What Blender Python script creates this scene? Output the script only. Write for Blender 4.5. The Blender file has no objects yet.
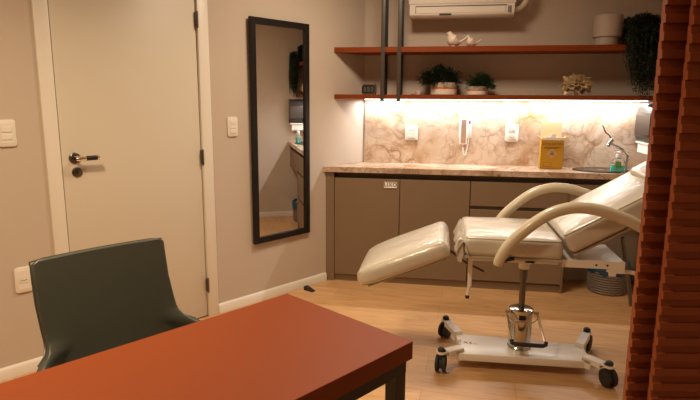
import bpy, bmesh, math, random
from mathutils import Matrix, Vector, noise
R = math.radians
scn = bpy.context.scene
COL = scn.collection
random.seed(7)

# ---------------------------------------------------------------- camera, world, lights, exposure
H = 1.38
cam_d = bpy.data.cameras.new('camera')
cam = bpy.data.objects.new('camera', cam_d); COL.objects.link(cam)
cam_d.sensor_width = 36; cam_d.lens = 36 * 550.8 / 700; cam_d.clip_start = 0.02
pitch, roll, yaw = R(10.232), R(0.345), R(9.404)
fw = Vector((0, math.cos(pitch), -math.sin(pitch))); up = Vector((0, math.sin(pitch), math.cos(pitch))); rt = Vector((1, 0, 0))
rt2 = rt * math.cos(roll) + up * math.sin(roll); up2 = up * math.cos(roll) - rt * math.sin(roll)
m = Matrix((rt2, up2, -fw)).transposed().to_4x4()
cam.matrix_world = Matrix.Translation((0, 0, H)) @ Matrix.Rotation(yaw, 4, 'Z') @ m
scn.camera = cam

w = bpy.data.worlds.new('world'); scn.world = w; w.use_nodes = True
w.node_tree.nodes['Background'].inputs[0].default_value = (1, .8, .6, 1)
w.node_tree.nodes['Background'].inputs[1].default_value = 0.02

def area(name, loc, size, power, color, size_y=None, direction=(0, 0, -1), spread=180):
    d = bpy.data.lights.new(name, 'AREA'); d.energy = power; d.color = color; d.size = size
    if size_y: d.shape = 'RECTANGLE'; d.size_y = size_y
    d.spread = R(spread)
    o = bpy.data.objects.new(name, d); COL.objects.link(o)
    o.location = loc; o.rotation_euler = Vector(direction).to_track_quat('-Z', 'Y').to_euler()
    return o
WARM = (1, .80, .58)
area('ceiling_light_centre', (-.25, 3.05, 2.57), .40, 20.5, WARM, spread=160)
area('ceiling_light_door', (-1.25, 1.15, 2.57), .25, 27, (1, .77, .49), spread=140)
area('fill_light_desk', (-.35, .35, 2.57), .25, 1.2, (1, .78, .55))  # weak fill added from the camera side, not a known lamp
area('led_strip_light', (.42, 4.30, 1.3845), 2.05, 10, (1, .985, .96), size_y=.012)
scn.view_settings.view_transform = 'Standard'; scn.view_settings.look = 'None'
scn.view_settings.gamma = 1; scn.view_settings.exposure = 0.5
try: scn.view_settings.use_curve_mapping = False
except Exception: pass

# ---------------------------------------------------------------- frames
def frame(out, along, origin=(0, 0, 0)):
    M = Matrix((Vector(out), Vector(along), Vector((0, 0, 1)))).transposed().to_4x4()
    return Matrix.Translation(origin) @ M
N1 = Vector((.8225, -.5688, 0)).normalized(); U1 = Vector((.5688, .8225, 0)).normalized()
DA = -3.0031
I4 = Matrix.Identity(4)
WF = frame(N1, U1, N1 * DA)                       # door wall: x out of the wall, y along it, z up
BY = 4.3866                                       # back wall
BF = frame((0, -1, 0), (1, 0, 0), (0, BY, 0))
RX = 1.50
RF = frame((-1, 0, 0), (0, -1, 0), (RX, 0, 0))

# ---------------------------------------------------------------- materials
def mat(name, color, rough=.5, metal=0, coat=0, coat_rough=.1, spec=.5, bump=None, emit=None, trans=0, sheen=0, alpha=1, vary=None, ior=1.5):
    mt = bpy.data.materials.new(name); mt.use_nodes = True
    nt = mt.node_tree; b = nt.nodes['Principled BSDF']
    b.inputs['Base Color'].default_value = (*color, 1); b.inputs['Roughness'].default_value = rough
    b.inputs['Metallic'].default_value = metal; b.inputs['Coat Weight'].default_value = coat
    b.inputs['Coat Roughness'].default_value = coat_rough; b.inputs['Specular IOR Level'].default_value = spec
    b.inputs['Transmission Weight'].default_value = trans; b.inputs['IOR'].default_value = ior
    b.inputs['Sheen Weight'].default_value = sheen
    if emit: b.inputs['Emission Color'].default_value = (*emit[0], 1); b.inputs['Emission Strength'].default_value = emit[1]
    tc = nt.nodes.new('ShaderNodeTexCoord')
    if vary:                                      # (scale, amount)
        n = nt.nodes.new('ShaderNodeTexNoise'); n.inputs['Scale'].default_value = vary[0]; n.inputs['Detail'].default_value = 6
        nt.links.new(tc.outputs['Object'], n.inputs['Vector'])
        mx = nt.nodes.new('ShaderNodeMix'); mx.data_type = 'RGBA'
        mx.inputs[6].default_value = (*[c * (1 - vary[1]) for c in color], 1); mx.inputs[7].default_value = (*[min(1, c * (1 + vary[1])) for c in color], 1)
        nt.links.new(n.outputs['Fac'], mx.inputs[0]); nt.links.new(mx.outputs[2], b.inputs['Base Color'])
    if bump:                                      # (scale, strength, distance)
        n = nt.nodes.new('ShaderNodeTexNoise'); n.inputs['Scale'].default_value = bump[0]; n.inputs['Detail'].default_value = 4
        nt.links.new(tc.outputs['Object'], n.inputs['Vector'])
        bp = nt.nodes.new('ShaderNodeBump'); bp.inputs['Strength'].default_value = bump[1]; bp.inputs['Distance'].default_value = bump[2]
        nt.links.new(n.outputs['Fac'], bp.inputs['Height']); nt.links.new(bp.outputs['Normal'], b.inputs['Normal'])
        nt.links.new(bp.outputs['Normal'], b.inputs['Coat Normal'])
    return mt

def ramp(nt, stops):
    r = nt.nodes.new('ShaderNodeValToRGB')
    while len(r.color_ramp.elements) < len(stops): r.color_ramp.elements.new(.5)
    for e, (p, c) in zip(r.color_ramp.elements, stops): e.position = p; e.color = (*c, 1)
    return r

def wood_floor():
    mt = bpy.data.materials.new('laminate_floor'); mt.use_nodes = True; nt = mt.node_tree; b = nt.nodes['Principled BSDF']
    tc = nt.nodes.new('ShaderNodeTexCoord')
    mp = nt.nodes.new('ShaderNodeMapping'); nt.links.new(tc.outputs['Object'], mp.inputs[0])
    mp.inputs['Rotation'].default_value = (0, 0, R(4))
    br = nt.nodes.new('ShaderNodeTexBrick'); br.offset = .37; br.inputs['Scale'].default_value = 1
    br.inputs['Brick Width'].default_value = 1.2; br.inputs['Row Height'].default_value = .19; br.inputs['Mortar Size'].default_value = .0012
    br.inputs['Color1'].default_value = (.56, .33, .155, 1); br.inputs['Color2'].default_value = (.62, .375, .18, 1); br.inputs['Mortar'].default_value = (.36, .2, .09, 1)
    nt.links.new(mp.outputs[0], br.inputs['Vector'])
    m2 = nt.nodes.new('ShaderNodeMapping'); m2.inputs['Scale'].default_value = (1.6, 16, 1); nt.links.new(mp.outputs[0], m2.inputs[0])
    n = nt.nodes.new('ShaderNodeTexNoise'); n.inputs['Scale'].default_value = 2.2; n.inputs['Detail'].default_value = 8; n.inputs['Distortion'].default_value = 1.2
    nt.links.new(m2.outputs[0], n.inputs['Vector'])
    r = ramp(nt, [(.3, (.80, .74, .66)), (.5, (1, 1, 1)), (.72, (1.12, 1.1, 1.06))]); nt.links.new(n.outputs['Fac'], r.inputs[0])
    mx = nt.nodes.new('ShaderNodeMix'); mx.data_type = 'RGBA'; mx.blend_type = 'MULTIPLY'; mx.inputs[0].default_value = 1
    nt.links.new(br.outputs['Color'], mx.inputs[6]); nt.links.new(r.outputs[0], mx.inputs[7]); nt.links.new(mx.outputs[2], b.inputs['Base Color'])
    b.inputs['Roughness'].default_value = .38
    return mt

def marble(name, base, vein, dark, rough=.2, scale=2.0):
    mt = bpy.data.materials.new(name); mt.use_nodes = True; nt = mt.node_tree; b = nt.nodes['Principled BSDF']
    tc = nt.nodes.new('ShaderNodeTexCoord')
    wz = nt.nodes.new('ShaderNodeTexNoise'); wz.inputs['Scale'].default_value = 2.3 * scale / 2; wz.inputs['Detail'].default_value = 6
    nt.links.new(tc.outputs['Object'], wz.inputs['Vector'])
    add = nt.nodes.new('ShaderNodeMix'); add.data_type = 'RGBA'; add.blend_type = 'ADD'; add.inputs[0].default_value = .55
    nt.links.new(tc.outputs['Object'], add.inputs[6]); nt.links.new(wz.outputs['Color'], add.inputs[7])
    col = None
    cloud = nt.nodes.new('ShaderNodeTexNoise'); cloud.inputs['Scale'].default_value = 3.2; cloud.inputs['Detail'].default_value = 8; cloud.inputs['Distortion'].default_value = 1.0
    nt.links.new(add.outputs[2], cloud.inputs['Vector'])
    rc = ramp(nt, [(.35, vein), (.55, base), (.75, tuple(min(1, c * 1.12) for c in base))]); nt.links.new(cloud.outputs['Fac'], rc.inputs[0])
    prev = rc.outputs[0]
    for sc, w_, amt in ((3.0, .02, .85), (6.5, .03, .6), (12, .05, .4)):
        v = nt.nodes.new('ShaderNodeTexVoronoi'); v.feature = 'DISTANCE_TO_EDGE'; v.inputs['Scale'].default_value = sc * scale / 2
        nt.links.new(add.outputs[2], v.inputs['Vector'])
        r = ramp(nt, [(0, (amt,) * 3), (w_, (amt * .35,) * 3), (w_ * 3, (0, 0, 0))]); nt.links.new(v.outputs['Distance'], r.inputs[0])
        msk = nt.nodes.new('ShaderNodeTexNoise'); msk.inputs['Scale'].default_value = sc * 1.1
        nt.links.new(tc.outputs['Object'], msk.inputs['Vector'])
        rm = ramp(nt, [(.42, (0, 0, 0)), (.62, (1, 1, 1))]); nt.links.new(msk.outputs['Fac'], rm.inputs[0])
        mu = nt.nodes.new('ShaderNodeMath'); mu.operation = 'MULTIPLY'; nt.links.new(r.outputs[0], mu.inputs[0]); nt.links.new(rm.outputs[0], mu.inputs[1])
        mx = nt.nodes.new('ShaderNodeMix'); mx.data_type = 'RGBA'; nt.links.new(mu.outputs[0], mx.inputs[0]); nt.links.new(prev, mx.inputs[6]); mx.inputs[7].default_value = (*dark, 1)
        prev = mx.outputs[2]
    nt.links.new(prev, b.inputs['Base Color']); b.inputs['Roughness'].default_value = rough
    return mt

M = dict(
    wall=mat('wall_paint', (.535, .45, .37), .85, vary=(1.5, .03), bump=(90, .05, .002)),
    ceil=mat('ceiling_paint', (.75, .72, .68), .9),
    trim=mat('white_lacquer_trim', (.76, .71, .63), .4),
    door=mat('door_lacquer', (.66, .60, .50), .45, vary=(2, .015)),
    gap=mat('painted_gap_shade', (.03, .02, .015), .8),  # near-black colour standing in for shade in the door gap
    floor=wood_floor(),
    marble=marble('backsplash_marble', (.62, .49, .375), (.46, .29, .165), (.25, .11, .04)),
    worktop=marble('worktop_stone', (.58, .44, .33), (.36, .22, .13), (.15, .08, .04), rough=.22, scale=3.5),
    cab=mat('taupe_cabinet_laminate', (.215, .145, .088), .5, vary=(3, .03)),
    cabdark=mat('cabinet_recess', (.09, .065, .045), .6),
    terra=mat('terracotta_laminate', (.205, .036, .002), .50, spec=.3, vary=(6, .03)),
    terrad=mat('terracotta_slat_wood', (.27, .062, .016), .5, vary=(14, .12)),
    black=mat('black_steel', (.012, .010, .009), .35),
    blackp=mat('black_plastic', (.012, .012, .012), .35),
    mirrorf=mat('black_frame_lacquer', (.010, .007, .006), .45, spec=.3),
    mirror=mat('mirror_glass', (.86, .84, .82), .0, metal=1),
    steel=mat('brushed_hinge_steel', (.16, .14, .12), .35, metal=1),
    dsteel=mat('dark_bar_steel', (.085, .072, .062), .4, metal=.3),
    polish=mat('polished_grey_steel', (.52, .50, .47), .16, metal=1),
    basin=mat('dark_basin_steel', (.10, .095, .09), .25, metal=.8),
    chrome=mat('chrome', (.86, .84, .80), .14, metal=1),
    plastic=mat('white_plastic', (.78, .73, .66), .3),
    white=mat('white_gloss_plastic', (.84, .82, .78), .25),
    ac=mat('air_conditioner_plastic', (.75, .70, .64), .35),
    cream=mat('cream_vinyl', (.70, .61, .44), .32, coat=.9, coat_rough=.12, bump=(9, .5, .012)),
    creamtop=mat('cream_vinyl_top', (.57, .53, .45), .38, coat=.65, coat_rough=.16, bump=(8, .55, .014)),
    bedmetal=mat('cream_powder_coat', (.80, .76, .69), .3),
    arm=mat('cream_armrest_foam', (.60, .53, .39), .35, coat=.3),
    piping=mat('grey_piping', (.42, .38, .31), .5),
    leather=mat('dark_green_leather', (.052, .055, .042), .45, bump=(260, .15, .001)),
    leaf=mat('dark_leaf_green', (.017, .032, .014), .6, vary=(40, .5)),
    leaf2=mat('leaf_green', (.025, .06, .015), .6, vary=(40, .5)),
    pot=mat('grey_ceramic', (.42, .34, .28), .6),
    potw=mat('white_ceramic', (.72, .62, .54), .4),
    copper=mat('copper_band', (.55, .22, .06), .35, metal=.3),
    soil=mat('soil', (.03, .02, .012), .9),
    bird=mat('matt_white_ceramic', (.72, .60, .50), .5),
    petal=mat('dried_petal', (.92, .74, .50), .6, vary=(20, .15)),
    yellow=mat('yellow_cardboard', (.50, .26, .012), .55, vary=(8, .08)),
    kraft=mat('inner_cardboard', (.52, .33, .17), .7),
    redink=mat('dark_ink', (.07, .025, .01), .7),
    paper=mat('paper_white', (.85, .82, .78), .8),
    teal=mat('teal_liquid_soap', (.10, .50, .44), .12, coat=.5),
    clearp=mat('clear_plastic', (.85, .93, .90), .08, trans=.9, ior=1.3),
    green=mat('green_label', (.12, .38, .10), .5),
    smoke=mat('smoked_plastic', (.045, .032, .028), .38, coat=.15, coat_rough=.3),
    grey=mat('grey_plastic', (.22, .20, .19), .4),
    basket=mat('grey_wicker', (.20, .16, .13), .6, bump=(120, .4, .003)),
    bag=mat('blue_bin_bag', (.015, .07, .15), .35, bump=(40, .6, .01)),
    led=mat('led_diffuser', (1, 1, 1), .5, emit=((1, .985, .96), 4)),
    tan=mat('tan_handset_inlay', (.50, .33, .24), .25),
    red=mat('red_print', (.45, .03, .02), .5),
    screen=mat('black_display', (.01, .01, .01), .15),
    pipe=mat('beige_pipe_insulation', (.60, .50, .40), .6),
    digits=mat('dim_grey_digit', (.07, .07, .06), .5),
    rubber=mat('rubber', (.02, .018, .017), .6),
)

# ---------------------------------------------------------------- mesh builder
WM = {}
class MB:
    def __init__(s, F=None): s.bm = bmesh.new(); s.F = F or I4
    def _x(s, vs, M_=None):
        T = s.F @ M_ if M_ else s.F
        for v in vs: v.co = T @ v.co
    def box(s, x0, x1, y0, y1, z0, z1, bev=0, seg=2, M_=None):
        r = bmesh.ops.create_cube(s.bm, size=1); vs = r['verts']
        for v in vs: v.co = Vector(((x0 + x1) / 2 + v.co.x * (x1 - x0), (y0 + y1) / 2 + v.co.y * (y1 - y0), (z0 + z1) / 2 + v.co.z * (z1 - z0)))
        if bev:
            es = list({e for v in vs for e in v.link_edges})
            r = bmesh.ops.bevel(s.bm, geom=es, offset=bev, segments=seg, affect='EDGES', profile=.5)
            vs = list({v for f in r['faces'] for v in f.verts} | {v for v in vs if v.is_valid})
        s._x(vs, M_); return s
    def prism(s, pts, z0, z1, bev=0, seg=2, M_=None):     # polygon in local xy extruded along z
        n = len(pts)
        a = [s.bm.verts.new((p[0], p[1], z0)) for p in pts]; b = [s.bm.verts.new((p[0], p[1], z1)) for p in pts]
        fs = [s.bm.faces.new(a[::-1]), s.bm.faces.new(b)]
        for i in range(n): fs.append(s.bm.faces.new((a[i], a[(i + 1) % n], b[(i + 1) % n], b[i])))
        vs = a + b
        if bev:
            es = list({e for f in fs for e in f.edges})
            r = bmesh.ops.bevel(s.bm, geom=es, offset=bev, segments=seg, affect='EDGES', profile=.5)
            vs = list({v for f in r['faces'] for v in f.verts} | {v for v in vs if v.is_valid})
        s._x(vs, M_); return s
    def lathe(s, prof, seg=24, M_=None, sx=1, sy=1):     # prof: (r, z)
        rings = []; vs = []
        for r, z in prof:
            if r < 1e-5: v = s.bm.verts.new((0, 0, z)); rings.append([v]); vs.append(v)
            else:
                ring = [s.bm.verts.new((sx * r * math.cos(2 * math.pi * k / seg), sy * r * math.sin(2 * math.pi * k / seg), z)) for k in range(seg)]
                rings.append(ring); vs += ring
        for a, b in zip(rings, rings[1:]):
            for k in range(seg):
                k2 = (k + 1) % seg
                if len(a) == 1 and len(b) == 1: continue
                if len(a) == 1: s.bm.faces.new((a[0], b[k2], b[k]))
                elif len(b) == 1: s.bm.faces.new((a[k], a[k2], b[0]))
                else: s.bm.faces.new((a[k], a[k2], b[k2], b[k]))
        if len(rings[0]) > 1: s.bm.faces.new(rings[0][::-1])
        if len(rings[-1]) > 1: s.bm.faces.new(rings[-1])
        s._x(vs, M_); return s
    def tube(s, pts, rad, seg=10, smooth=0, sx=1, sy=1, M_=None, upv=(0, 0, 1), caps=True):
        P = [Vector(p) for p in pts]; n = len(P)
        rr = list(rad) if isinstance(rad, (list, tuple)) else [rad] * n
        if smooth:
            Q = []; rq = []
            for i in range(n - 1):
                p0 = P[max(i - 1, 0)]; p1 = P[i]; p2 = P[i + 1]; p3 = P[min(i + 2, n - 1)]
                for k in range(smooth):
                    t = k / smooth
                    Q.append(.5 * ((2 * p1) + (p2 - p0) * t + (2 * p0 - 5 * p1 + 4 * p2 - p3) * t * t + (3 * p1 - p0 - 3 * p2 + p3) * t ** 3)); rq.append(rr[i] * (1 - t) + rr[i + 1] * t)
            Q.append(P[-1]); rq.append(rr[-1]); P, rr = Q, rq
        rings = []; vs = []; n = len(P); U = Vector(upv)
        for i in range(n):
            t = (P[min(i + 1, n - 1)] - P[max(i - 1, 0)]).normalized()
            a = t.cross(U)
            if a.length < 1e-3: a = t.cross(Vector((1, 0, 0)))
            a.normalize(); b = a.cross(t).normalized()
            ring = [s.bm.verts.new(P[i] + (a * math.cos(2 * math.pi * k / seg) * sx + b * math.sin(2 * math.pi * k / seg) * sy) * rr[i]) for k in range(seg)]
            rings.append(ring); vs += ring
        for a, b in zip(rings, rings[1:]):
            for k in range(seg): s.bm.faces.new((a[k], a[(k + 1) % seg], b[(k + 1) % seg], b[k]))
        if caps: s.bm.faces.new(rings[0][::-1]); s.bm.faces.new(rings[-1])
        s._x(vs, M_); return s
    def poly(s, pts, M_=None):
        vs = [s.bm.verts.new(p) for p in pts]; s.bm.faces.new(vs); s._x(vs, M_); return s
    def text(s, body, size, M_):                        # flat letters in local xy, placed by M_
        c = bpy.data.curves.new('t', 'FONT'); c.body = body; c.size = size; c.align_x = 'CENTER'; c.align_y = 'CENTER'; c.extrude = .0004; c.resolution_u = 3; c.space_character = 1.12
        o = bpy.data.objects.new('t', c); COL.objects.link(o)
        me = bpy.data.meshes.new_from_object(o.evaluated_get(bpy.context.evaluated_depsgraph_get()))
        t2 = bmesh.new(); t2.from_mesh(me); t2.transform(s.F @ M_); tm = bpy.data.meshes.new('tt'); t2.to_mesh(tm); t2.free()
        s.bm.from_mesh(tm); bpy.data.objects.remove(o); bpy.data.curves.remove(c); bpy.data.meshes.remove(me); bpy.data.meshes.remove(tm)
        return s
    def build(s, name, material, parent=None, ang=35):
        bm = s.bm
        bmesh.ops.recalc_face_normals(bm, faces=bm.faces)
        me = bpy.data.meshes.new(name)
        if parent is not None: bm.transform(WM[parent.name].inverted()); T = I4
        else:
            mn = [min(v.co[i] for v in bm.verts) for i in range(3)]; mx = [max(v.co[i] for v in bm.verts) for i in range(3)]
            T = Matrix.Translation(((mn[0] + mx[0]) / 2, (mn[1] + mx[1]) / 2, mn[2])); bm.transform(T.inverted())
        bm.to_mesh(me); bm.free()
        me.materials.append(M[material])
        me.polygons.foreach_set('use_smooth', [True] * len(me.polygons)); me.set_sharp_from_angle(angle=R(ang))
        o = bpy.data.objects.new(name, me); COL.objects.link(o)
        if parent is not None: o.parent = parent; WM[o.name] = WM[parent.name].copy()
        else: o.location = T.translation; WM[o.name] = T
        return o
def tag(o, label, cat, group=None, kind=None):
    o['label'] = label; o['category'] = cat
    if group: o['group'] = group
    if kind: o['kind'] = kind
    return o
def thing(name, loc, label=None, cat=None, group=None, kind=None):
    o = bpy.data.objects.new(name, None); COL.objects.link(o); o.location = loc; o.empty_display_size = .1
    WM[o.name] = Matrix.Translation(loc)
    if label: o['label'] = label; o['category'] = cat
    if group: o['group'] = group
    if kind: o['kind'] = kind
    return o
def struct(o): o['kind'] = 'structure'; return o
def L(F, x, y, z): return F @ Vector((x, y, z))
def TR(x, y, z): return Matrix.Translation((x, y, z))
def RO(a, ax): return Matrix.Rotation(R(a), 4, ax)

# ---------------------------------------------------------------- room shell
Z1 = 2.6
K = L(WF, 0, 3.2575, 0)
E0 = L(WF, 0, -1.2, 0)
E1 = Vector((-.38, -1.2, 0))
poly = [(K.x, BY), (RX, BY), (RX, -1.2), (E1.x, -1.2), (E0.x, E0.y)]
big = [(K.x - .1, BY + .2), (RX + .2, BY + .2), (RX + .2, -1.4), (E1.x - .1, -1.4), (E0.x - .3, E0.y)]
struct(MB().prism(big, -.08, 0).build('floor', 'floor'))
struct(MB().prism(big, Z1, Z1 + .08).build('ceiling', 'ceil'))
struct(MB().box(K.x - .05, RX + .1, BY, BY + .1, 0, Z1).build('wall_back', 'wall'))
struct(MB().box(RX, RX + .1, -1.3, BY, 0, Z1).build('wall_right', 'wall'))
struct(MB().box(E1.x - .1, RX, -1.3, -1.2, 0, Z1).build('wall_front', 'wall'))
d = (E1 - E0).normalized(); ln = (E1 - E0).length
struct(MB().prism([(E0.x, E0.y), (E1.x, E1.y), (E1.x + d.y * .1, E1.y - d.x * .1), (E0.x + d.y * .1, E0.y - d.x * .1)], 0, Z1).build('wall_corner', 'wall'))
DL, DR, DT = .985, 1.790, 2.10       # door leaf
FL, FR = .913, 1.865
b = MB(WF)
b.box(-.1, 0, -1.25, FL, 0, Z1); b.box(-.1, 0, FR, 3.2575, 0, Z1); b.box(-.1, 0, FL, FR, DT + .07, Z1)
struct(b.build('wall_left', 'wall'))
# baseboards
def bprof(a, y0, y1):
    return MB(WF).prism([(0.0005, .001), (.016, .001), (.016, .05), (.011, .058), (.006, .064), (.0005, .064)], 0, 1, M_=Matrix(((1, 0, 0, 0), (0, 0, y1 - y0, y0), (0, 1, 0, 0), (0, 0, 0, 1))))
struct(bprof(0, FR, 2.83).build('baseboard_left', 'trim'))
struct(bprof(0, -1.2, FL).build('baseboard_left', 'trim'))
struct(MB(RF).box(.0005, .016, -4.38, 1.19, 0, .064, .003).build('baseboard_right', 'trim'))
# door
t = thing('door_1', L(WF, 0, (DL + DR) / 2, 0), kind='structure')
b = MB(WF)
for y0, y1 in ((FL, DL - .003), (DR + .003, FR)): b.box(-.1, .012, y0, y1, 0, DT + .07, .004)
b.box(-.1, .012, DL - .003, DR + .003, DT + .004, DT + .07, .003)
b.build('door_frame', 'trim', t)
MB(WF).box(-.075, -.055, DL - .003, DR + .003, 0, DT + .004).build('gap_shade_sheet', 'gap', t)  # dark sheet behind the whole leaf, gap shade put into its colour
MB(WF).box(-.040, -.002, DL + .004, DR - .004, .008, DT, .002).build('door_leaf', 'door', t)
h = MB(WF)
hx, hz = DL + .066, 1.078
h.lathe([(0, 0), (.029, 0), (.029, .006), (.025, .009), (0, .009)], 24, M_=TR(-.002, hx, hz) @ RO(90, 'Y'))
h.tube([(.0, hx, hz), (.05, hx, hz)], .009, 12)
hh = h.build('door_handle', 'steel', t)
MB(WF).tube([(.043, hx - .006, hz), (.049, hx + .012, hz), (.051, hx + .04, hz)], [.013, .013, .012], 12, smooth=3).build('handle_neck', 'chrome', hh)
MB(WF).tube([(.051, hx + .038, hz), (.052, hx + .092, hz + .001)], .0125, 12).build('handle_grip', 'blackp', hh)
MB(WF).tube([(.052, hx + .0922, hz + .001), (.052, hx + .104, hz + .001)], .0128, 12).build('handle_tip', 'chrome', hh)
k = MB(WF).lathe([(0, 0), (.026, 0), (.026, .005), (.02, .008), (0, .008)], 24, M_=TR(-.002, hx + .006, hz - .073) @ RO(90, 'Y'))
kk = k.build('lock_escutcheon', 'steel', t)
MB(WF).box(.005, .009, hx + .003, hx + .009, hz - .084, hz - .062, .002).build('keyhole', 'blackp', kk)
for z in (1.845, 1.035, .215):
    hb = MB(WF); hb.tube([(.012, DR + .001, z - .045), (.012, DR + .001, z + .045)], .007, 10)
    hb.box(-.001, .0135, DR - .008, DR + .008, z - .04, z + .04, .001)
    hi = hb.build('hinge', 'steel', t)
    MB(WF).tube([(.012, DR + .001, z - .05), (.012, DR + .001, z - .045)], .005, 8).build('hinge_pin', 'black', hi)

# ---------------------------------------------------------------- shelves, worktop, backsplash
def wx(Y): return K.x - (BY - Y) * .5688 / .8225          # x of the door wall at a given Y
G = .0006
WTY, WTZ0, WTZ1 = 4.0187, .852, .894
tag(MB().prism([(wx(WTY) + G, WTY), (RX - G, WTY), (RX - G, BY - G), (K.x + G, BY - G)], WTZ0, WTZ1, .002, 1).build('worktop', 'worktop'),
    'long beige veined stone worktop lying on the taupe cabinets', 'worktop')
tag(MB().box(K.x + .008, RX - G, BY - .014, BY - G, WTZ1 + .0005, 1.392).build('backsplash', 'marble'),
    'beige marble backsplash with brown veins behind the worktop', 'backsplash')
SY = 4.1126
tag(MB().prism([(wx(SY) + G, SY), (RX - G, SY), (RX - G, BY - G), (K.x + G, BY - G)], 1.727, 1.765, .001, 1).build('wall_shelf', 'terra'),
    'upper terracotta wall shelf carrying the white birds', 'shelf', 'terracotta wall shelves')
ls = tag(MB().prism([(wx(SY) + G, SY), (RX - G, SY), (RX - G, BY - G), (K.x + G, BY - G)], 1.393, 1.425, .001, 1).build('wall_shelf', 'terra'),
    'lower terracotta wall shelf with a light strip underneath', 'shelf', 'terracotta wall shelves')
MB().box(-.6, 1.44, 4.29, 4.31, 1.3865, 1.3925).build('led_strip', 'led', ls)
# steel hanging bars
for i, (x0, x1) in enumerate(((-.460, -.431), (-.340, -.312))):
    t = thing('shelf_support', ((x0 + x1) / 2, SY, 1.378),
              ['left pair of dark steel bars carrying the two shelves', 'right pair of dark steel bars, beside the air conditioner'][i], 'shelf support', 'steel shelf supports')
    MB().box(x0, x1, SY - .006, SY - .0008, 1.378, Z1 - .0005, .001).build('front_bar', 'dsteel', t)
    b = MB(); b.box(x0 + .003, x1 - .003, BY - .03, BY - .016, 1.7656, Z1 - .0005); b.box(x0 + .003, x1 - .003, BY - .03, BY - .016, 1.4256, 1.7264)
    b.build('rear_bar', 'black', t)
    for z in (1.746, 1.409): MB().lathe([(0, 0), (.004, 0), (.003, .002), (0, .002)], 8, M_=TR((x0 + x1) / 2, SY - .006, z) @ RO(90, 'X')).build('screw', 'steel', t)

# ---------------------------------------------------------------- cabinets
CY, CB = 4.040, 4.058
def front(parent, name, x0, x1, z0, z1):
    g = .002
    return MB().box(x0 + g, x1 - g, CY, CB - .0006, z0, z1, .0015, 1).build(name, 'cab', parent)
t = thing('base_cabinet', (-.3, 4.2, 0), 'wide taupe two door cabinet with the small white LIXO sign', 'cabinet')
MB().prism([(wx(CY) + .001, CY), (-.792, CY), (-.792, CB + .01), (-.80, BY - .30), (wx(CB + .05) + .001, CB + .05)], 0, WTZ0 - .0005).build('side_panel', 'cab', t)
b = MB(); b.prism([(-.79, CB), (.216, CB), (.216, BY - .001), (K.x + .001, BY - .001), (wx(4.30) + .002, 4.30), (-.70, 4.27)], .055, .812)
b.prism([(-.79, CB + .03), (.216, CB + .03), (.216, BY - .001), (K.x + .001, BY - .001), (-.68, 4.28)], .812, WTZ0 - .0005)
b.build('body', 'cabdark', t)
MB().box(-.792, .216, CB + .0, CB + .016, 0, .052).build('plinth', 'cab', t)
d1 = front(t, 'door', -.79, -.2955, .055, .808); d2 = front(t, 'door', -.2945, .216, .055, .808)
sg = MB().box(-.4145, -.3165, CY - .003, CY - .0006, .744, .788, .006, 2).build('door_sign', 'paper', d1); sg['label'] = 'small white plate reading LIXO'
MB().text('LIXO', .040, TR(-.3655, CY - .0036, .7655) @ RO(90, 'X')).build('sign_lettering', 'blackp', sg)
t = thing('drawer_cabinet', (.56, 4.2, 0), 'taupe cabinet of three wide stacked drawers right of the doors', 'drawer cabinet')
b = MB(); b.box(.218, .896, CB, BY - .001, .055, .812); b.box(.218, .896, CB + .03, BY - .001, .812, WTZ0 - .0005); b.build('body', 'cabdark', t)
MB().box(.218, .896, CB, CB + .016, 0, .052).build('plinth', 'cab', t)
MB().box(.886, .9, CY + .004, BY - .001, .0, .812).build('side_panel', 'cab', t)
for z0, z1 in ((.630, .808), (.355, .604), (.068, .330)): front(t, 'drawer', .218, .888, z0, z1)
t = thing('sink_cabinet', (1.2, 4.2, .606), 'taupe hanging sink cabinet above the waste basket', 'cabinet')
b = MB(); b.box(.902, RX - .001, CB, BY - .001, .606, .812); b.box(.902, RX - .001, CB + .03, BY - .001, .812, WTZ0 - .0005); b.build('body', 'cabdark', t)
front(t, 'door', .902, RX - .001, .606, .808)

# ---------------------------------------------------------------- mirror, plates
MYAW, MTILT = .85, .3
MF = WF @ TR(.004, 2.4025, .416) @ RO(MYAW, 'Z') @ RO(MTILT, 'Y') @ TR(0, -2.4025, -.416)
t = thing('wall_mirror', L(WF, 0, 2.405, .415), 'tall narrow black framed mirror hanging on the beige wall', 'mirror')
y0, y1, z0, z1, fw_ = 2.150, 2.655, .416, 1.900, .042
b = MB(MF); b.box(.001, .024, y0, y0 + fw_, z0, z1, .002, 1); b.box(.001, .024, y1 - fw_, y1, z0, z1, .002, 1)
b.box(.0012, .0235, y0 + fw_, y1 - fw_, z0, z0 + fw_, .002, 1); b.box(.0012, .0235, y0 + fw_, y1 - fw_, z1 - fw_, z1, .002, 1)
b.build('mirror_frame', 'mirrorf', t)
MB(MF).box(.004, .010, y0 + fw_ - .004, y1 - fw_ + .004, z0 + fw_ - .004, z1 - fw_ + .004).build('mirror_glass', 'mirror', t)

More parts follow.
